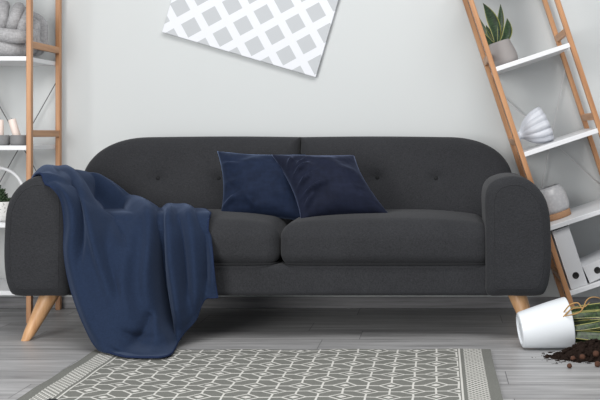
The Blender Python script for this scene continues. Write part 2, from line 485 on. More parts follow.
# back cushions: front face leans, big elliptical outer shoulder
YB0 = 4.80
def back_top(x, s):
    """top height for distance from the centre seam"""
    half = 0.948 if s > 0 else 0.960; zt = 0.797; rx = 0.30; rz = 0.22
    d = abs(x - SC)
    if d < half - rx: return zt + 0.003 * math.sin(d / (half - rx) * PI)
    t = min(1, (d - (half - rx)) / rx)
    return zt - rz + rz * (1 - t ** 2.3) ** (1 / 2.3)
def back_cushion(s):
    zb = 0.40; xin = SC + s * 0.003; xout = SC + s * (0.948 if s > 0 else 0.960)
    NU, NV = 80, 36
    buttons = [(0.348, 0.62), (0.605, 0.617)] if s > 0 else [(0.348, 0.617), (0.615, 0.617)]
    bpos = []
    for (dx, z) in buttons: bpos.append((SC + s * dx, z))
    outline = []
    for k in range(121):
        u = math.sin(k / 120 * PI / 2); x = xin + (xout - xin) * u; outline.append(Vector((x, back_top(x, s))))
    outline.append(Vector((xout, zb)))
    side_in = [Vector((xin, zb)), Vector((xin, 0.797))]
    def edist(x, z):
        d = abs(x - xin)
        for a, b in zip(outline[:-1], outline[1:]):
            ab = b - a; L2 = ab.length_squared
            if L2 < 1e-12: continue
            p = Vector((x, z)); t = max(0, min(1, (p - a).dot(ab) / L2))
            d = min(d, (p - (a + ab * t)).length)
        return d
    def yfront(z): return 4.79 + 0.11 * (z - 0.45) / 0.35
    r = 0.055
    def fn(front):
        def f(u, v):
            uu = math.sin(u * PI / 2) if u < 1 else 1.0
            # cluster near seam as well
            uu = 0.5 - 0.5 * math.cos(PI * u) if True else uu
            vv = 1 - (1 - v) ** 1.7
            x = xin + (xout - xin) * uu; zt = back_top(x, s); z = zb + (zt - zb) * vv
            d = edist(x, z); y = yfront(z)
            if front:
                rr = r if abs(x - xin) > 0.03 else r * 0.6
                if d < r: y += (r - math.sqrt(max(0, r * r - (r - d) ** 2))) * 0.8
                y -= 0.02 * min(1, d / 0.2) ** 0.7
                for (bx, bz) in bpos:
                    q = math.hypot(x - bx, z - bz)
                    y += 0.020 * math.exp(-(q / 0.022) ** 2) + 0.010 * math.exp(-(q / 0.07) ** 2)
                return (x, y, z)
            rb = 0.04
            y = 5.085
            if d < rb: y -= (rb - math.sqrt(max(0, rb * rb - (rb - d) ** 2)))
            return (x, y, z)
        return f
    bm = bmesh.new()
    A = grid(bm, NU, NV, fn(True)); B = grid(bm, NU, NV, fn(False))
    for i in range(NU):
        for j in (0, NV): bm.faces.new((A[i][j], A[i + 1][j], B[i + 1][j], B[i][j]))
    for j in range(NV):
        for i in (0, NU): bm.faces.new((A[i][j], A[i][j + 1], B[i][j + 1], B[i][j]))
    cu = obj('back_cushion', bm, M_sofa, sofa, smooth=True)
    for (bx, bz) in bpos:
        bm = bmesh.new()
        y = yfront(bz) - 0.02 + 0.030
        Mx = Matrix.Translation((bx, y - 0.003, bz)) @ Matrix.Rotation(R(90), 4, 'X')
        lathe(bm, [(0, 0.006), (0.005, 0.0055), (0.009, 0.003), (0.010, 0), (0.008, -0.003), (0, -0.004)], 20, Mx)
        obj('button', bm, M_sofa_seam, cu, smooth=True)
    # vertical piping at the seam
    return cu
back_cushion(1); back_cushion(-1)

# legs
for (sx, fy, ty) in ((-1, 4.345, 4.42), (1, 4.345, 4.42), (-0.86, 4.93, 4.88), (1, 4.93, 4.88)):
    foot = Vector((SC - 0.012 * (sx < 0) + sx * 0.995, fy, 0.0)); top = Vector((SC + sx * 0.915, ty, 0.215))
    bm = bmesh.new()
    pts = [foot.lerp(top, k / 8) for k in range(9)]
    tube(bm, pts, lambda t: 0.019 + 0.021 * t, 24)
    for v in bm.verts:
        if (v.co - foot).length < 0.03: v.co.z = 0.0005
    o = obj('leg', bm, M_leg, sofa); autosmooth(o, 50)
# rail that carries the back behind the arms
bm = bmesh.new(); rounded_box(bm, SC - 0.945, SC + 0.945, 4.80, 5.08, 0.185, 0.45, 0.03, n=16)
obj('back_frame', bm, M_sofa, sofa, smooth=True)

# ------------------------------------------------------------------ pillows
def pillow(name, corners, thick, label, seed, creases, mat):
    """corners TL,TR,BR,BL in world space"""
    TL, TR, BR, BL = [Vector(c) for c in corners]
    nrm = (TR - TL).cross(BL - TL).normalized()
    if nrm.y > 0: nrm = -nrm
    N = 56
    def fn(side):
        def f(a, b):
            u = -1 + 2 * a; v = -1 + 2 * b
            u = math.copysign(abs(u) ** 0.8, u); v = math.copysign(abs(v) ** 0.8, v)
            # edges pull in between the corners
            k = 0.12
            uu = u * (1 - k * (1 - v * v)); vv = v * (1 - k * (1 - u * u))
            s = (uu + 1) / 2; t = (vv + 1) / 2
            p = TL.lerp(TR, s).lerp(BL.lerp(BR, s), t)
            h = ((1 - u * u) * (1 - v * v)) ** 0.5 * thick
            w = 0
            for (cx, cy, ang, ln, wd, am) in creases:
                dx = u - cx; dy = v - cy; ca, sa = math.cos(R(ang)), math.sin(R(ang))
                al = dx * ca + dy * sa; ac = -dx * sa + dy * ca
                w += 2.4 * am * math.exp(-(al / ln) ** 2 - (ac / wd) ** 2)
            e = min(1, 3 * (1 - max(abs(u), abs(v))))
            w += 0.014 * mnoise.noise(Vector((u * 2.2 + seed, v * 2.5, 0))) + 0.002 * mnoise.noise(Vector((u * 8 + seed, v * 8, 3)))
            return p + nrm * ((h if side > 0 else -0.4 * h) + (w * e if side > 0 else 0))
        return f
    bm = bmesh.new()
    grid(bm, N, N, fn(1)); grid(bm, N, N, fn(-1))
    bmesh.ops.remove_doubles(bm, verts=bm.verts, dist=0.0002)
    o = obj(name, bm, mat, smooth=True)
    return tag(o, label, 'pillow', 'navy pillows on the sofa')
pillow('throw_pillow', [P(217, 151, 4.75), P(305, 154, 4.73), P(313, 223, 4.60), P(219, 220, 4.60)], 0.105,
       'navy velvet throw pillow on the left, its right side tucked behind another pillow', 1.3,
       [(-0.9, -0.5, 10, 0.3, 0.06, 0.008), (-0.9, 0.7, -25, 0.35, 0.07, 0.012), (-0.85, 0.1, 5, 0.3, 0.07, 0.006), (-0.2, 0.8, 60, 0.3, 0.07, 0.008)], M_velvet)
pillow('throw_pillow', [P(271, 154.5, 4.655), P(354, 155, 4.655), P(391, 216, 4.50), P(301, 221, 4.47)], 0.10,
       'navy velvet throw pillow leaning in front of the other, creased along its left edge', 7.7,
       [(-0.75, -0.55, -50, 0.28, 0.05, 0.012), (-0.7, -0.2, -35, 0.35, 0.05, 0.014), (-0.62, 0.12, -30, 0.38, 0.05, 0.014), (-0.55, 0.42, -20, 0.42, 0.05, 0.013), (-0.75, 0.7, -40, 0.25, 0.06, 0.012), (-0.5, -0.5, -45, 0.3, 0.04, 0.007)], M_velvet2)

# ------------------------------------------------------------------ ladder shelves
LV = (1.545, 1.145, 0.762, 0.43, 0.14)
def shelf_unit(label, loc, rot_y, post_len, wire, yf=-0.18, yb=0.18):
    root = thing('shelving_unit', label, 'shelf', loc)
    root.rotation_euler = (0, rot_y, 0)
    hw = 0.175; pw = 0.0108; pd = 0.014
    for sx in (-1, 1):
        for yy in (yf, yb):
            bm = bmesh.new(); box(bm, sx * hw - pw, sx * hw + pw, yy - pd, yy + pd, 0, post_len)
            bevel(obj('post', bm, M_wood, root, local=True), 0.003)
        for z in LV:
            bm = bmesh.new(); box(bm, sx * hw - 0.009, sx * hw + 0.009, yf + pd, yb - pd, z + 0.036, z + 0.066)
            bevel(obj('side_rail', bm, M_railw, root, local=True), 0.002)
    for z in LV:
        bm = bmesh.new(); box(bm, -hw + pw - 0.001, hw - pw + 0.001, yf - 0.012, yb + 0.012, z - 0.020, z)
        bevel(obj('shelf_board', bm, M_white, root, local=True), 0.002)
    for (za, zb) in ((1.07, 0.45),):
        for s in (-1, 1):
            bm = bmesh.new(); tube(bm, [(-s * hw, yb + 0.005 + s * 0.004, za), (s * hw, yb + 0.005 + s * 0.004, zb)], 0.0022, 8)
            obj('brace_wire', bm, wire, root, smooth=True, local=True)
    return root
LU = shelf_unit('upright wooden shelving unit with white boards at the left edge', (-1.762 - 0.175, 4.925, 0), 0, 1.78, M_wire)
TH = R(-18.3)
RU = shelf_unit('wooden shelving unit with white boards tilting left against the sofa', (0.752, 4.925, 0.061), TH, 1.78, M_wire2, -0.213, 0.19)
bpy.context.view_layer.update()
MR = RU.matrix_world.copy(); ML = LU.matrix_world.copy()

# items on the upright unit -------------------------------------------------
def knot():
    root = thing('knot_cushion', 'grey chunky knotted cushion on the top shelf of the left unit', 'cushion', P(10, 56, 4.9))
    segs = [  # (control points in px, Y), radius m
        ([(22, 49, 4.86), (6, 48, 4.80), (-14, 46, 4.80), (-30, 40, 4.88)], 0.034),
        ([(34, 36, 4.86), (18, 36.5, 4.79), (-2, 34, 4.78), (-24, 30, 4.84)], 0.030),
        ([(21, 34, 4.84), (24, 24, 4.80), (28, 14, 4.86), (27, 12, 4.95)], 0.024),
        ([(11, 32, 4.84), (14, 20, 4.79), (18, 10, 4.84), (19, 8, 4.93)], 0.026),
        ([(1, 32, 4.84), (2, 18, 4.79), (3, 8, 4.84), (4, 6, 4.93)], 0.026),
        ([(-12, 32, 4.84), (-12, 18, 4.79), (-13, 9, 4.85), (-13, 7, 4.93)], 0.026),
        ([(30, 22, 4.93), (40, 30, 4.90), (43, 42, 4.90), (38, 50, 4.92)], 0.026),
        ([(24, 28, 4.88), (32, 36, 4.85), (34, 46, 4.86), (26, 51, 4.90)], 0.025),
        ([(30, 16, 5.0), (40, 22, 5.0), (45, 34, 5.0), (44, 46, 5.0)], 0.026),
        ([(-20, 48, 4.95), (0, 46, 5.0), (20, 46, 5.0), (38, 48, 4.96)], 0.036),
        ([(-22, 34, 4.98), (0, 26, 5.02), (16, 24, 5.02), (30, 30, 4.98)], 0.036),
    ]
    for pts, r in segs:
        bm = bmesh.new()
        path = catmull([P(*p) for p in pts], 8)
        for q in path:
            q.z = max(q.z, 1.145 + r + 0.002); q.x = min(q.x, -1.774 - r); q.y = min(q.y, 5.135 - r)
        n = len(path)
        d0 = (path[0] - path[1]).normalized(); d1 = (path[-1] - path[-2]).normalized()
        full = [path[0] + d0 * r * k for k in (0.98, 0.8, 0.5)] + path + [path[-1] + d1 * r * k for k in (0.5, 0.8, 0.98)]
        m_ = len(full)
        def rad(t, r=r, m_=m_):
            i = round(t * (m_ - 1)); e = min(i, m_ - 1 - i)
            return r * (0.2, 0.6, 0.87, 1)[min(e, 3)]
        for q in full:
            q.z = max(q.z, 1.145 + rad(0.5) + 0.001); q.x = min(q.x, -1.774 - r)
        tube(bm, full, rad, 18)
        obj('knot_strand', bm, M_knot, root, smooth=True)
knot()

def candle_holder(px, lean, label, Y=4.82):
    z0 = 0.7625
    x = (px - VX) * Y / F
    root = thing('candle_holder', label, 'candle holder', (x, Y, z0), 'concrete candle holders')
    bm = bmesh.new()
    lathe(bm, [(0, 0), (0.033, 0), (0.037, 0.004), (0.038, 0.02), (0.037, 0.040), (0.034, 0.044), (0.029, 0.044), (0.026, 0.041), (0.026, 0.02), (0, 0.02)], 36, Matrix.Translation((x, Y, z0)))
    autosmooth(obj('holder', bm, M_concrete, root), 50)
    return root
def candle(px, lean, label, Y=4.82):
    x = (px - VX) * Y / F
    bm = bmesh.new()
    Mx = Matrix.Translation((x - 0.001 + 0.007 * (lean < 0), Y, 0.7835 + (0.005 if lean else 0))) @ Matrix.Rotation(R(lean), 4, 'Y')
    lathe(bm, [(0, 0), (0.015, 0), (0.0165, 0.002), (0.0165, 0.086), (0.015, 0.090), (0.006, 0.0905), (0, 0.089)], 28, Mx)
    c = obj('candle', bm, M_candle); autosmooth(c, 50)
    tag(c, label, 'candle')
    bm = bmesh.new(); tube(bm, [Mx @ Vector((0, 0, 0.088)), Mx @ Vector((0.001, 0, 0.096))], 0.0011, 6)
    obj('wick', bm, M_black, c)
candle_holder(19, 0, 'round grey concrete candle holder beside the wooden post on the left shelf')
candle_holder(1, 0, 'round grey concrete candle holder cut by the left edge of the photo')
candle(16.5, -17, 'blush white pillar candle leaning in its holder beside the wooden post')
candle(0, 0, 'blush white pillar candle standing upright at the left photo edge')

def planter():
    Y = 4.86; z0 = 0.432; x = (-2 - VX) * Y / F
    root = thing('hoop_planter', 'white speckled planter with a tall white hoop on the left unit', 'planter', (x, Y, z0))
    bm = bmesh.new()
    lathe(bm, [(0, 0), (0.058, 0), (0.064, 0.004), (0.068, 0.03), (0.069, 0.078), (0.066, 0.083), (0.060, 0.083), (0.058, 0.07), (0, 0.07)], 40, Matrix.Translation((x, Y, z0)))
    autosmooth(obj('pot', bm, M_speck, root), 50)
    bm = bmesh.new()
    cx = x; cz = z0 + 0.118; rr = 0.112
    pts = [(cx + rr * math.cos(a), Y, cz + rr * math.sin(a)) for a in [2 * PI * k / 72 for k in range(72)]]
    tube(bm, pts, 0.0075, 12, closed=True)
    for v in bm.verts: v.co.z = max(v.co.z, z0 + 0.0005)
    obj('hoop', bm, M_white, root, smooth=True)
    bm = bmesh.new(); lathe(bm, [(0, 0.073), (0.057, 0.073), (0, 0.0731)], 24, Matrix.Translation((x, Y, z0)))
    bm.free()
    # stems of small plump leaves
    for (ax, ay, hh) in ((0.025, -0.02, 0.075), (0.0, -0.005, 0.09), (-0.02, -0.02, 0.06), (0.046, 0.0, 0.035), (0.02, 0.02, 0.05)):
        bm = bmesh.new()
        nl = int(hh / 0.008)
        for k in range(nl):
            zz = z0 + 0.070 + k * 0.008
            for s in range(4):
                a = k * 0.8 + s * PI / 2
                Mx = Matrix.Translation((x + ax + 0.008 * math.cos(a), Y + ay + 0.008 * math.sin(a), zz)) @ Matrix.Rotation(a, 4, 'Z') @ Matrix.Rotation(R(-35), 4, 'Y') @ Matrix.Diagonal((0.011, 0.006, 0.004, 1))
                bmesh.ops.create_icosphere(bm, subdivisions=1, radius=1, matrix=Mx)
        tube(bm, [(x + ax, Y + ay, z0 + 0.068), (x + ax, Y + ay, z0 + 0.07 + hh - 0.01)], 0.002, 6)
        obj('succulent_stem', bm, M_green, root, smooth=True)
planter()

# items on the leaning unit --------------------------------------------------
def leaf(bm, base, tip, width, bend, face, n=16, twist=0.0, wavy=0.0):
    """strap leaf with uv; face = direction the flat side looks"""
    uvl = bm.loops.layers.uv.verify()
    base = Vector(base); tip = Vector(tip); bend = Vector(bend); ax = (tip - base)
    rows = []
    for i in range(n + 1):
        t = i / n
        p = base + ax * t + bend * (4 * t * (1 - t))
        d = (ax + bend * (4 - 8 * t)).normalized()
        f = Vector(face); f = (f - d * f.dot(d)).normalized()
        f = Quaternion(d, twist * t) @ f
        side = d.cross(f)
        w = width * (0.62 + 1.1 * t * (1 - t) + 0.38 * min(1, t * 2)) * (1 - max(0, (t - 0.55) / 0.45) ** 2.2)
        w = max(w, 0.0006)
        row = []
        for a in (-1, -0.5, 0, 0.5, 1):
            row.append((p + side * (a * w / 2) + f * (-0.12 * w * (1 - a * a)) + f * wavy * math.sin(t * 14 + a), (a + 1) / 2, t))
        rows.append(row)
    th = 0.0022
    F1 = [[bm.verts.new(c[0]) for c in r] for r in rows]
    F2 = []
    for i, r in enumerate(rows):
        d = (rows[min(i + 1, n)][2][0] - rows[max(i - 1, 0)][2][0]).normalized()
        f = Vector(face); f = (f - d * f.dot(d)).normalized()
        F2.append([bm.verts.new(c[0] - f * th * (1 - abs(2 * c[1] - 1) * 0.7)) for c in r])
    def face4(vs, uvs):
        fc = bm.faces.new(vs)
        for lp, q in zip(fc.loops, uvs): lp[uvl].uv = q
    for FF in (F1, F2):
        for i in range(n):
            for j in range(4):
                face4((FF[i][j], FF[i + 1][j], FF[i + 1][j + 1], FF[i][j + 1]),
                      [(rows[a][b][1], rows[a][b][2]) for a, b in ((i, j), (i + 1, j), (i + 1, j + 1), (i, j + 1))])
    for i in range(n):
        for j in (0, 4):
            face4((F1[i][j], F1[i + 1][j], F2[i + 1][j], F2[i][j]), [(rows[i][j][1], rows[i][j][2])] * 4)
    for i in (0, n):
        for j in range(4):
            face4((F1[i][j], F1[i][j + 1], F2[i][j + 1], F2[i][j]), [(rows[i][j][1], rows[i][j][2])] * 4)

def shelf_plant():
    Ml = MR @ Matrix.Translation((-0.106, -0.06, LV[1] + 0.001))
    base = Ml @ Vector((0, 0, 0))
    root = thing('potted_snake_plant', 'small snake plant in a warm grey pot on the tilted unit', 'plant', base)
    root.rotation_euler = (0, TH, 0)
    bm = bmesh.new()
    lathe(bm, [(0, 0), (0.048, 0), (0.056, 0.004), (0.0605, 0.020), (0.061, 0.036), (0.058, 0.060), (0.053, 0.085), (0.048, 0.104), (0.046, 0.106), (0.043, 0.104), (0.047, 0.090), (0, 0.090)], 44)
    pot = obj('plant_pot', bm, M_potgrey, root, local=True); autosmooth(pot, 50)
    bm = bmesh.new()
    lathe(bm, [(0, 0.0925), (0.02, 0.094), (0.0455, 0.0915)], 24)
    obj('soil', bm, M_soil, root, local=True, smooth=True)
    bpy.context.view_layer.update()
    b0 = Ml @ Vector((0.0, -0.005, 0.10))
    Y = b0.y
    def Q(px, py, dy=0): return P(px, py, Y + dy)
    specs = [
        ((497, 40), (483, 3), 0.042, (0.018, 0, -0.006), 0.0),
        ((499, 41), (500.5, 4), 0.024, (0.004, 0, 0), 0.02),
        ((500, 41), (507, 18), 0.034, (0.016, 0, -0.012), -0.01),
        ((497, 42), (479, 17), 0.024, (-0.004, 0, -0.022), 0.03),
        ((496, 43), (480, 30), 0.024, (0.0, 0, -0.014), -0.02),
        ((498, 42), (486, 25), 0.026, (0.0, 0, -0.012), 0.025),
    ]
    for (a, b, w, bend, dy) in specs:
        bm = bmesh.new()
        s = Q(*a); s.z -= 0.012
        leaf(bm, s, Q(b[0], b[1], dy), w, bend, (0.15, -1, 0.1))
        obj('leaf', bm, M_leaf, root, smooth=True)
shelf_plant()

def ribbed_vase():
    # lying on its side on the second board; fluted bowl with a flared foot
    a = P(520, 144, 4.80); 
    root = thing('ribbed_vase', 'pale grey fluted vase lying on its side on the tilted unit', 'vase', P(535, 148, 4.82))
    axis_ang = R(66)      # from vertical towards +x
    K = 12
    prof = [(0, 0.0), (0.028, 0.0), (0.031, 0.003), (0.028, 0.008), (0.018, 0.014), (0.016, 0.020), (0.024, 0.027), (0.036, 0.038), (0.049, 0.054), (0.060, 0.074), (0.068, 0.096), (0.072, 0.118), (0.073, 0.138),
            (0.069, 0.138), (0.067, 0.115), (0.055, 0.075), (0.040, 0.054), (0.02, 0.040), (0, 0.036)]
    def rf(ang, z, r):
        k = max(0, min(1, (z - 0.022) / 0.04))
        return r * (1 + 0.085 * k * (abs(math.sin(ang * K / 2)) * 1.6 - 1.0))
    bm = bmesh.new()
    lathe(bm, prof, 168, None, rf)
    # orientation: axis in the tilted frame
    M0 = Matrix.Rotation(R(4), 4, 'Z') @ Matrix.Rotation(axis_ang, 4, 'Y') @ Matrix.Rotation(R(15), 4, 'Z')
    for v in bm.verts: v.co = (M0 @ v.co) * 1.07
    # rest on the sloping board: push along the board normal until it touches
    inv = MR.inverted()
    target = P(518, 143, 4.86)
    mn = 1e9
    for v in bm.verts:
        v.co = v.co + target
        mn = min(mn, (inv @ v.co).z)
    nrm = (MR.to_3x3() @ Vector((0, 0, 1))).normalized()
    for v in bm.verts: v.co = v.co + nrm * (LV[2] + 0.0008 - mn)
    obj('vase_body', bm, M_vase, root, smooth=True)
ribbed_vase()

def lamp_jar():
    Ml = MR @ Matrix.Translation((-0.098, -0.03, LV[3] + 0.001))
    root = thing('textured_jar', 'frosted round jar with a cork base standing behind the right sofa arm', 'jar', Ml @ Vector((0, 0, 0)))
    root.rotation_euler = (0, TH, 0)
    bm = bmesh.new(); lathe(bm, [(0, 0), (0.060, 0), (0.062, 0.003), (0.062, 0.026), (0.060, 0.028), (0, 0.028)], 44)
    autosmooth(obj('base', bm, M_cork, root, local=True), 50)
    bm = bmesh.new(); lathe(bm, [(0, 0.0285), (0.060, 0.0285), (0.066, 0.045), (0.069, 0.07), (0.067, 0.10), (0.061, 0.128), (0.052, 0.142), (0.044, 0.146), (0.042, 0.142), (0.050, 0.136), (0.058, 0.12), (0.064, 0.09), (0.065, 0.06), (0.058, 0.036), (0, 0.033)], 56)
    obj('jar_body', bm, M_frost, root, local=True, smooth=True)
lamp_jar()

def binder(Mx, label, hgt=0.262):
    root = thing('ring_binder', label, 'binder', Mx @ Vector((0, 0, 0)), 'white ring binders')
    root.matrix_world = Mx
    w = 0.075; d = 0.26; t = 0.003
    bm = bmesh.new()
    # cover: spine at the front, two boards running back
    box(bm, 0, w, 0, t, 0, hgt)
    box(bm, 0, t, t, d, 0, hgt)
    box(bm, w - t, w, t, d, 0, hgt)
    bevel(obj('cover', bm, M_paper, root, local=True), 0.001)
    bm = bmesh.new(); box(bm, 0.012, w - 0.010, 0.03, d - 0.012, 0.006, hgt - 0.012)
    obj('paper_block', bm, M_white, root, local=True)
    bm = bmesh.new()
    Mh = Matrix.Translation((w * 0.5, -0.0005, 0.052)) @ Matrix.Rotation(R(90), 4, 'X')
    lathe(bm, [(0.0, 0.0004), (0.0115, 0.0004), (0.0135, 0.0018), (0.0145, 0.0006), (0.0145, -0.0008)], 32, Mh)
    o = obj('finger_hole', bm, M_black, root, local=True, smooth=True); tag(o, 'black finger hole')
binder(MR @ Matrix.Translation((-0.155, -0.205, LV[4] + 0.001)), 'white ring binder standing upright against the post of the tilted unit')
binder(MR @ Matrix.Translation((-0.0785, -0.205, LV[4] + 0.0770)) @ Matrix.Rotation(R(90 - 6), 4, 'Y'), 'white ring binder lying fallen on its side on the lowest tilted board', 0.215)

# ------------------------------------------------------------------ picture
ang = R(16.4)
pic = thing('wall_picture', 'white canvas with a grey diamond lattice hanging crooked on the wall', 'picture', P(162, 32, WY - 0.028))
pic.rotation_euler = (0, ang, 0)
bm = bmesh.new(); box(bm, 0, 0.742, 0.0, 0.026, 0, 0.92)
bevel(obj('canvas', bm, M_canvas, pic, local=True), 0.0015)

# ------------------------------------------------------------------ fallen potted plant
def fallen():
    r0, r1, L = 0.068, 0.096, 0.192
    slope = math.atan((r1 - r0) / L)
    Yp = 4.175
    x0 = (519.5 - VX) * Yp / F
    # local z axis (bottom -> mouth) points to +x and tips up by slope; local profile contact at the floor
    Mx = Matrix.Translation((x0, Yp, 0)) @ Matrix.Rotation(R(6), 4, 'Z') @ Matrix.Rotation(R(90) - slope, 4, 'Y')
    prof = [(0, 0.006), (0.050, 0.006), (0.054, 0.0), (0.060, 0.0), (0.066, 0.003), (r0 + 0.001, 0.010), (0.078, 0.06), (0.088, 0.12), (r1, L - 0.01), (r1, L - 0.002), (r1 - 0.002, L), (r1 - 0.007, L), (r1 - 0.009, L - 0.004), (0.082, 0.12), (0.070, 0.05), (0, 0.03)]
    bm = bmesh.new(); lathe(bm, prof, 72, Mx)
    mn = min(v.co.z for v in bm.verts)
    dz = Vector((0, 0, 0.0008 - mn))
    for v in bm.verts: v.co += dz
    root = thing('fallen_potted_plant', 'white plant pot tipped on its side, striped snake plant leaves spilling right', 'plant', (x0 + 0.1, Yp, 0))
    autosmooth(obj('plant_pot', bm, M_potwhite, root), 40)
    M2 = Matrix.Translation(dz) @ Mx
    # root ball soil inside the mouth
    bm = bmesh.new()
    lathe(bm, [(0.080, 0.12), (0.084, 0.15), (0.080, 0.172), (0.055, 0.184), (0.02, 0.19), (0, 0.19)], 40, M2)
    for v in bm.verts: v.co += Vector(mnoise.noise_vector(v.co * 60)) * 0.004
    obj('root_ball', bm, M_soil, root, smooth=True)
    def W(px, py, Y): return P(px, py, Y)
    rl = random.Random(3)
    specs = [  # base px,py,Y  tip px,py,Y width bend face
        ((560, 317, 4.22), (668, 312, 4.30), 0.034, (0, 0, 0.010), (0, -0.6, 0.8)),
        ((560, 326, 4.15), (690, 330, 4.10), 0.036, (0, 0, 0.014), (0, -1, 0.25)),
        ((560, 335, 4.14), (650, 354, 4.02), 0.032, (0, 0, 0.018), (0, -1, 0.4)),
        ((562, 322, 4.14), (640, 299, 4.16), 0.022, (0, 0, -0.006), (0.1, -0.7, 0.7)),
        ((562, 330, 4.18), (672, 338, 4.22), 0.036, (0, 0, 0.006), (0, -0.8, 0.6)),
        ((562, 312, 4.24), (640, 306, 4.34), 0.030, (0, 0, 0.006), (0, -0.9, 0.3)),
        ((562, 324, 4.22), (660, 322, 4.30), 0.034, (0, 0, 0.0), (0, -0.9, 0.5)),
        ((562, 340, 4.19), (664, 344, 4.22), 0.030, (0, 0, 0.004), (0, -0.9, 0.5)),
        ((562, 318, 4.15), (634, 318, 4.06), 0.024, (0, 0, 0.014), (0, -0.8, 0.6)),
        ((562, 330, 4.13), (640, 316, 4.05), 0.022, (0, 0, -0.004), (0, -0.9, 0.5)),
    ]
    for i, (a, b, w, bend, fc) in enumerate(specs):
        bm = bmesh.new(); A_ = W(*a); B_ = W(*b)
        B_.z = max(B_.z, 0.03)
        leaf(bm, A_, B_, w, bend, fc, 22, 0.0, 0.002)
        for v in bm.verts: v.co.z = max(v.co.z, 0.004)
        obj('leaf', bm, M_leaf2, root, smooth=True)
    # dry curled leaves at the top of the mouth
    for pts, w in (([(563, 313, 4.12), (570, 305, 4.09), (578, 303, 4.08), (582, 309, 4.07)], 0.010),
                   ([(564, 316, 4.11), (580, 312, 4.07), (587, 300, 4.06), (594, 297, 4.06), (602, 299, 4.06)], 0.009),
                   ([(562, 318, 4.11), (572, 309, 4.10), (584, 307, 4.09), (590, 302, 4.09)], 0.010)):
        bm = bmesh.new(); path = catmull([P(*p) for p in pts], 8); n = len(path)
        tube(bm, path, lambda t, w=w: 0.6 * w * (0.35 + 0.9 * t * (1 - t)) * (1 - 0.5 * t), 8)
        o = obj('dry_leaf', bm, M_dry, root, smooth=True); tag(o, 'dry curled tan leaf')
fallen()

# spilled soil: one heap nobody could count, plus the clay balls
def soil():
    bm = bmesh.new()
    rnd = random.Random(5)
    cx, cy = (593 - VX) * 4.02 / F, 4.02
    def hfn(x, y):
        dx = (x - cx) / 0.125; dy = (y - cy - 0.01) / 0.072
        q = dx * dx + dy * dy
        return 0.064 * math.exp(-q * 1.5) - 0.007
    N = 60
    V = {}
    for i in range(N + 1):
        for j in range(N + 1):
            x = cx - 0.18 + 0.36 * i / N; y = cy - 0.11 + 0.22 * j / N
            h = hfn(x, y)
            h += 0.014 * mnoise.noise(Vector((x * 50, y * 60, 0))) + 0.005 * mnoise.noise(Vector((x * 150, y * 150, 4)))
            V[i, j] = (x, y, h)
    vs = {}
    def gv(i, j):
        if (i, j) not in vs:
            x, y, h = V[i, j]; vs[i, j] = bm.verts.new((x, y, max(h, -0.0005) + 0.0007))
        return vs[i, j]
    for i in range(N):
        for j in range(N):
            if max(V[i + a, j + b][2] for a in (0, 1) for b in (0, 1)) > 0.0:
                bm.faces.new((gv(i, j), gv(i + 1, j), gv(i + 1, j + 1), gv(i, j + 1)))
    for k in range(420):
        a = rnd.random() * 2 * PI; q = rnd.random() ** 0.6 * (1.15 if k < 330 else 1.9)
        x = cx + math.cos(a) * 0.125 * q; y = cy + 0.0 + math.sin(a) * 0.078 * q
        s = rnd.uniform(0.002, 0.0085) if k < 330 else rnd.uniform(0.0008, 0.0026)
        z = max(hfn(x, y), 0) + s * 0.6
        Mx = Matrix.Translation((x, y, z)) @ Matrix.Rotation(rnd.random() * 6, 4, 'Z') @ Matrix.Rotation(rnd.random() * 6, 4, 'X') @ Matrix.Diagonal((s, s * rnd.uniform(0.6, 1), s * rnd.uniform(0.5, 0.9), 1))
        bmesh.ops.create_icosphere(bm, subdivisions=1, radius=1, matrix=Mx)
    o = obj('spilled_soil', bm, M_soil)
    tag(o, 'heap of dark soil crumbs spilled on the floor beside the fallen pot', 'soil', kind='stuff')
    for (px, py, Y, r, lab) in (
        (569.5, 366.5, 3.835, 0.0088, 'lone brown clay ball on the floor in front of the spilled soil'),
        (597.5, 364, 3.855, 0.0105, 'brown clay ball on the floor at the right photo edge'),
        (573, 357, 3.955, 0.0095, 'pale brown clay ball on the left slope of the soil heap'),
        (582.5, 355, 3.955, 0.011, 'larger brown clay ball in the middle of the soil heap'),
        (596, 350, 3.965, 0.012, 'brown clay ball high on the right of the soil heap')):
        p = P(px, py, Y); bm = bmesh.new()
        bmesh.ops.create_icosphere(bm, subdivisions=3, radius=r)
        z = max(hfn(p.x, p.y) + 0.001, 0.0005) + r * 0.94
        for v in bm.verts:
            v.co *= 1 + 0.10 * mnoise.noise(v.co * 150 + Vector((px, 0, 0)))
            v.co += Vector((p.x, p.y, z))
        tag(obj('clay_ball', bm, M_clay, smooth=True), lab, 'clay ball', 'clay balls from the fallen pot')
soil()

# black rounded lump on the rug at the bottom left edge of the photo
bm = bmesh.new()
bmesh.ops.create_icosphere(bm, subdivisions=3, radius=1)
p = P(51, 403, 3.215)
for v in bm.verts:
    v.co = Vector((v.co.x * 0.026, v.co.y * 0.026, v.co.z * 0.017)) * (1 + 0.12 * mnoise.noise(v.co * 2)) + Vector((p.x, p.y, 0.0275))
tag(obj('soil_clod', bm, M_black, smooth=True), 'small black lump on the left border of the rug', 'clod')

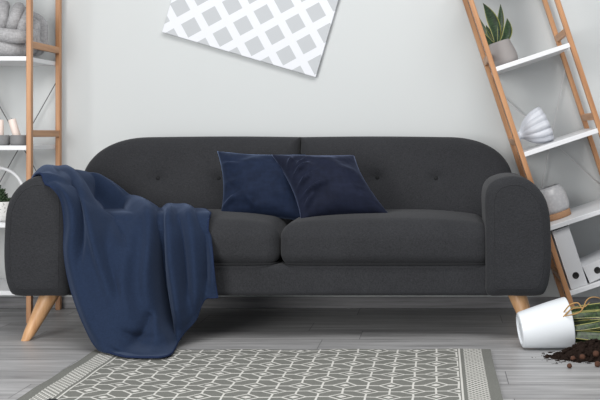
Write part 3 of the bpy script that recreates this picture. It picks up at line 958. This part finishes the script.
#BLANKET#
# ------------------------------------------------------------------ blanket
def blanket():
    rows = [
     # back edge, draped over the arm top, the inner back corner and the seat
     [(31,180,4.52),(36,173,4.56),(49,167,4.62),(72,171.5,4.65),(90,176,4.66),(108,181,4.67),(123,190,4.66),(134,200,4.65),(146,203.5,4.64),(160,207,4.62),(172,204.5,4.63),(184,205,4.63),(194,209,4.61),(201,214,4.60),(205,219,4.58)],
     [(32,183,4.42),(42,175,4.44),(57,171.5,4.48),(78,178,4.51),(92,186,4.53),(104,195,4.54),(115,203,4.55),(127,206,4.55),(143,205.5,4.55),(160,208.5,4.52),(172,207,4.53),(186,207,4.53),(196,211,4.51),(204,217,4.50),(208,223,4.48)],
     [(39,184,4.31),(50,179,4.31),(65,180,4.34),(82,188,4.37),(95,196,4.40),(106,204,4.42),(117,210,4.43),(129,211,4.43),(144,209,4.43),(160,211.5,4.42),(173,209.5,4.42),(187,210,4.42),(199,214,4.41),(206,222,4.40),(210,230,4.39)],
     [(50,186,4.245),(61,187,4.235),(74,194,4.25),(87,201,4.27),(99,208,4.29),(109,214,4.305),(119,219,4.32),(131,219,4.325),(146,216,4.32),(160,218,4.335),(174,216,4.32),(188,216,4.32),(201,221,4.325),(208,230,4.32),(211.5,240,4.31)],
     [(61,199,4.235),(70,202,4.22),(80,210,4.215),(91,217,4.22),(102,224,4.23),(112,229,4.24),(122,233,4.25),(134,234,4.26),(148,233,4.26),(160.5,234,4.29),(174,233,4.26),(189,233,4.265),(203,236,4.275),(209.5,244,4.28),(213,252,4.275)],
     [(64.5,222,4.23),(72,226,4.205),(82,231,4.19),(93,236,4.18),(104,242,4.175),(114,247,4.185),(125,251,4.195),(137,253,4.205),(150,253,4.215),(161,253,4.265),(174,252,4.235),(190,251,4.25),(204,252,4.262),(210.5,258,4.262),(214,265,4.262)],
     [(64.5,250,4.22),(73,253,4.185),(83,257,4.165),(94,262,4.155),(106,267,4.145),(117,271,4.15),(128,274,4.155),(140,276,4.17),(152,276,4.19),(162,275,4.255),(175,272,4.22),(191,269,4.24),(204.5,268,4.255),(211.5,272,4.256),(215,276,4.256)],
     [(69,280,4.205),(78,283,4.165),(88,286,4.14),(99,290,4.12),(110,294,4.11),(121,298,4.11),(132,301,4.12),(143,302,4.135),(154,301,4.16),(164,297,4.24),(177,292,4.205),(192,286,4.23),(204.5,281,4.25),(212.5,284,4.252),(216,286,4.254)],
     [(78,309,4.17),(86,312,4.13),(95,315,4.10),(105,319,4.08),(115,322,4.07),(126,325,4.065),(137,327,4.075),(147,327,4.09),(158,324,4.12),(167,317,4.22),(179,309,4.20),(193,299,4.225),(204.5,288,4.248),(213,290.5,4.25),(216.5,291.5,4.252)],
     [(89,335,4.12),(96,337.5,4.085),(105,340,4.055),(114,342,4.04),(124,341,4.05),(133,339,4.07),(143,339,4.075),(153,339,4.075),(164,337,4.09),(171,330,4.19),(181,323,4.20),(194,309,4.23),(204.5,293,4.25),(213.5,294.5,4.25),(217,295,4.252)],
     [(95,345,4.08),(102,348.5,4.045),(110,351,4.02),(119,352,4.015),(128,350,4.03),(137,347,4.04),(147,347,4.045),(157,347.5,4.045),(167,346,4.06),(174,339,4.16),(183,328,4.21),(195,315,4.238),(204,297,4.252),(213.5,296.2,4.25),(217.3,296.2,4.252)],
     [(101,351,4.06),(108,355,4.02),(117,358,3.97),(126,358,3.94),(135,358,3.935),(144,358.5,3.93),(153,358.5,3.93),(162,358,3.935),(171,354,3.99),(177,343,4.15),(184,332.5,4.215),(196,319,4.243),(204.5,299.5,4.254),(213.5,297.5,4.25),(217.6,297.4,4.252)],
    ]
    ctrl = [[P(*p) for p in r] for r in rows]
    NR, NC = len(ctrl), len(ctrl[0])
    def cr(p0, p1, p2, p3, t):
        return 0.5 * ((2 * p1) + (p2 - p0) * t + (2 * p0 - 5 * p1 + 4 * p2 - p3) * t * t + (3 * p1 - p0 - 3 * p2 + p3) * t ** 3)
    def ev(lst, u):
        n = len(lst) - 1; s = min(max(u, 0), 1) * n; i = min(int(s), n - 1); t = s - i
        return cr(lst[max(i - 1, 0)], lst[i], lst[i + 1], lst[min(i + 2, n)], t)
    # folds as lines seen from the front: (points in px, half width px, height m; negative = groove)
    folds = [
        ([(40,170),(52,173),(64,184),(71,200),(74,225),(71,252),(78,285),(92,325),(106,350)], 5.0, 0.014),
        ([(56,172),(68,182),(78,202),(82,230),(80,262)], 3.5, -0.016),
        ([(60,168),(76,180),(87,200),(92,222),(98,250),(112,300)], 5.0, 0.018),
        ([(72,170),(88,182),(100,202),(112,222),(128,250)], 3.6, -0.013),
        ([(84,172),(98,180),(112,190),(122,200)], 4.0, 0.012),
        ([(90,180),(100,190),(112,203),(126,207)], 4.0, -0.032),
        ([(100,196),(112,206),(126,210)], 3.0, -0.012),
        ([(124,206),(136,206),(150,216),(152,240),(148,275),(150,310)], 7.0, 0.018),
        ([(112,214),(104,240),(108,270),(120,300)], 6.0, -0.010),
        ([(136,224),(128,250),(124,290),(134,320)], 6.0, 0.010),
        ([(160,209),(161,225),(161.5,250),(163,280),(167,310),(174,345)], 3.2, -0.034),
        ([(168,207),(170,230),(172,260),(177,295),(181,325)], 4.5, 0.020),
        ([(176,214),(181,235),(184,262),(186,300)], 3.4, -0.016),
        ([(186,207),(192,225),(195,255),(197,290),(198,315)], 5.0, 0.016),
        ([(199,214),(204,235),(206,262),(206,290)], 3.0, -0.012),
        ([(210,225),(213,250),(214,290)], 3.0, 0.008),
        ([(150,312),(143,330),(134,345)], 5.0, -0.014),
        ([(160,316),(158,332),(156,352)], 5.0, 0.014),
        ([(120,332),(134,336),(150,338),(164,334)], 4.0, -0.004),
        ([(112,344),(130,350),(150,352),(166,347)], 4.0, 0.010),
    ]
    def fdist(x, y, pts):
        best = 1e9; tt = 0; n = len(pts) - 1
        for i in range(n):
            ax, ay = pts[i]; bx, by = pts[i + 1]; dx = bx - ax; dy = by - ay
            t = max(0, min(1, ((x - ax) * dx + (y - ay) * dy) / (dx * dx + dy * dy)))
            d = math.hypot(x - ax - dx * t, y - ay - dy * t)
            if d < best: best = d; tt = (i + t) / n
        return best, tt
    NU, NV = 150, 150
    arm_pts = [(SC - p.x - 0.0155, p.y) for p in arm_out]
    def arm_top(x):
        best = None; n = len(arm_pts)
        for i in range(n):
            (xa, za), (xb, zb) = arm_pts[i], arm_pts[(i + 1) % n]
            if (xa - x) * (xb - x) <= 0 and abs(xa - xb) > 1e-9:
                z = za + (zb - za) * (x - xa) / (xb - xa); best = z if best is None else max(best, z)
        return best
    smooth_folds = [(catmull([(a, b, 0) for a, b in f], 5), w, h) for f, w, h in folds]
    smooth_folds = [([(q.x, q.y) for q in f], w, h) for f, w, h in smooth_folds]
    G = []
    for i in range(NU + 1):
        u = i / NU; col = []
        for j in range(NV + 1):
            v = j / NV
            p = ev([ev(r, u) for r in ctrl], v)
            px = VX + p.x * F / p.y; py = VY + (H - p.z) * F / p.y
            d = Vector((0, -1, 0)); flat = max(0, min(1, (4.36 - p.y) / 0.08))
            if flat < 1: d = Vector((0, -flat, 1 - flat)).normalized()
            a = 0
            for f, w, h in smooth_folds:
                q, t = fdist(px, py, f)
                if q < w * 2.6:
                    e = min(1, 0.25 + 5 * t, 0.25 + 5 * (1 - t)); a += 1.9 * h * e * math.exp(-(q / w) ** 2)
            k = 0.9 if flat < 0.5 else 1
            a += 0.005 * mnoise.noise(Vector((px * 0.05, py * 0.018, 2)))
            col.append(p + d * a * k)
        G.append(col)
    def clamp(p):
        x, y, z = p
        zf = 0.019 if (RX0 - 0.01 < x < RX1) else 0.010
        if y > 4.262 and x < -1.42:
            zt = arm_top(x)
            if zt is not None:
                e = max(0, min(1, (4.30 - y) / 0.03))
                z = max(z, zt + 0.010 - 0.03 * (1 - math.sqrt(max(0, 1 - e * e))))
        # in front of the arm and of the seat
        if z < 0.60 and y > 4.252 and x < -1.44: y = 4.252
        if x >= -1.44 and z < 0.430 and y > 4.298: y = 4.298
        if x >= -1.44 and z >= 0.430 and y < 4.366:
            q = Vector((y - 4.366, z - 0.430))
            if q.length < 0.069: q = q.normalized() * 0.069; y, z = 4.366 + q.x, 0.430 + q.y
        if x >= -1.46 and y > 4.36: z = max(z, 0.500)
        if z < 0.05 and y > 4.32: y = 4.32
        return Vector((x, y, max(z, zf)))
    for it in range(3):
        for i in range(NU + 1):
            for j in range(NV + 1): G[i][j] = clamp(G[i][j])
        if it < 1:
            G2 = [c[:] for c in G]
            for i in range(1, NU):
                for j in range(1, NV):
                    G2[i][j] = G[i][j] * 0.5 + (G[i - 1][j] + G[i + 1][j] + G[i][j - 1] + G[i][j + 1]) * 0.125
            G = G2
    bm = bmesh.new()
    V = [[bm.verts.new(p) for p in c] for c in G]
    for i in range(NU):
        for j in range(NV): bm.faces.new((V[i][j], V[i + 1][j], V[i + 1][j + 1], V[i][j + 1]))
    bl = obj('throw_blanket', bm, M_blanket, smooth=True)
    so = bl.modifiers.new('solidify', 'SOLIDIFY'); so.thickness = 0.007; so.offset = 0
    tag(bl, 'navy blue fleece throw draped over the left sofa arm down to the floor', 'blanket')
    # whipped hem
    bm = bmesh.new()
    path = [G[0][j] for j in range(0, NV + 1)] + [G[i][NV] for i in range(1, NU + 1)] + [G[NU][j] for j in range(NV - 1, -1, -1)]
    tube(bm, path, 0.0042, 8)
    st = obj('stitched_hem', bm, M_stitch, bl, smooth=True)
    tag(st, 'darker whip-stitched hem')
blanket()
#ENDBLANKET#

# ------------------------------------------------------------------ light
w = bpy.data.worlds.new('world'); bpy.context.scene.world = w; w.use_nodes = True
bg = w.node_tree.nodes['Background']; bg.inputs[0].default_value = (0.93, 0.96, 1.0, 1); bg.inputs[1].default_value = 0.40
def area(name, loc, aim, sx, sy, power, col):
    l = bpy.data.lights.new(name, 'AREA'); l.shape = 'RECTANGLE'; l.size = sx; l.size_y = sy; l.energy = power; l.color = col
    o = bpy.data.objects.new(name, l); C.objects.link(o); o.location = loc
    o.rotation_euler = (Vector(aim) - Vector(loc)).to_track_quat('-Z', 'Y').to_euler()
    return o
area('window_light', (-2.4, -0.2, 1.35), (-0.4, 4.7, 0.6), 2.0, 2.3, 160, (1.0, 0.985, 0.96))
area('ceiling_light', (0.0, 2.2, 3.2), (-0.2, 4.2, 0.3), 2.2, 1.6, 82, (1.0, 0.98, 0.96))

# ------------------------------------------------------------------ camera
cam = bpy.data.cameras.new('camera'); co = bpy.data.objects.new('camera', cam); C.objects.link(co)
co.location = (0, 0, H); co.rotation_euler = (R(90), 0, 0)
cam.sensor_width = 36; cam.lens = F / 600 * 36
cam.shift_x = -(VX - 300) / 600; cam.shift_y = -(200 - VY) / 600
cam.clip_start = 0.05
sc = bpy.context.scene; sc.camera = co
sc.view_settings.view_transform = 'Standard'; sc.view_settings.look = 'None'
sc.view_settings.gamma = 1; sc.view_settings.exposure = 0.0; sc.view_settings.use_curve_mapping = False
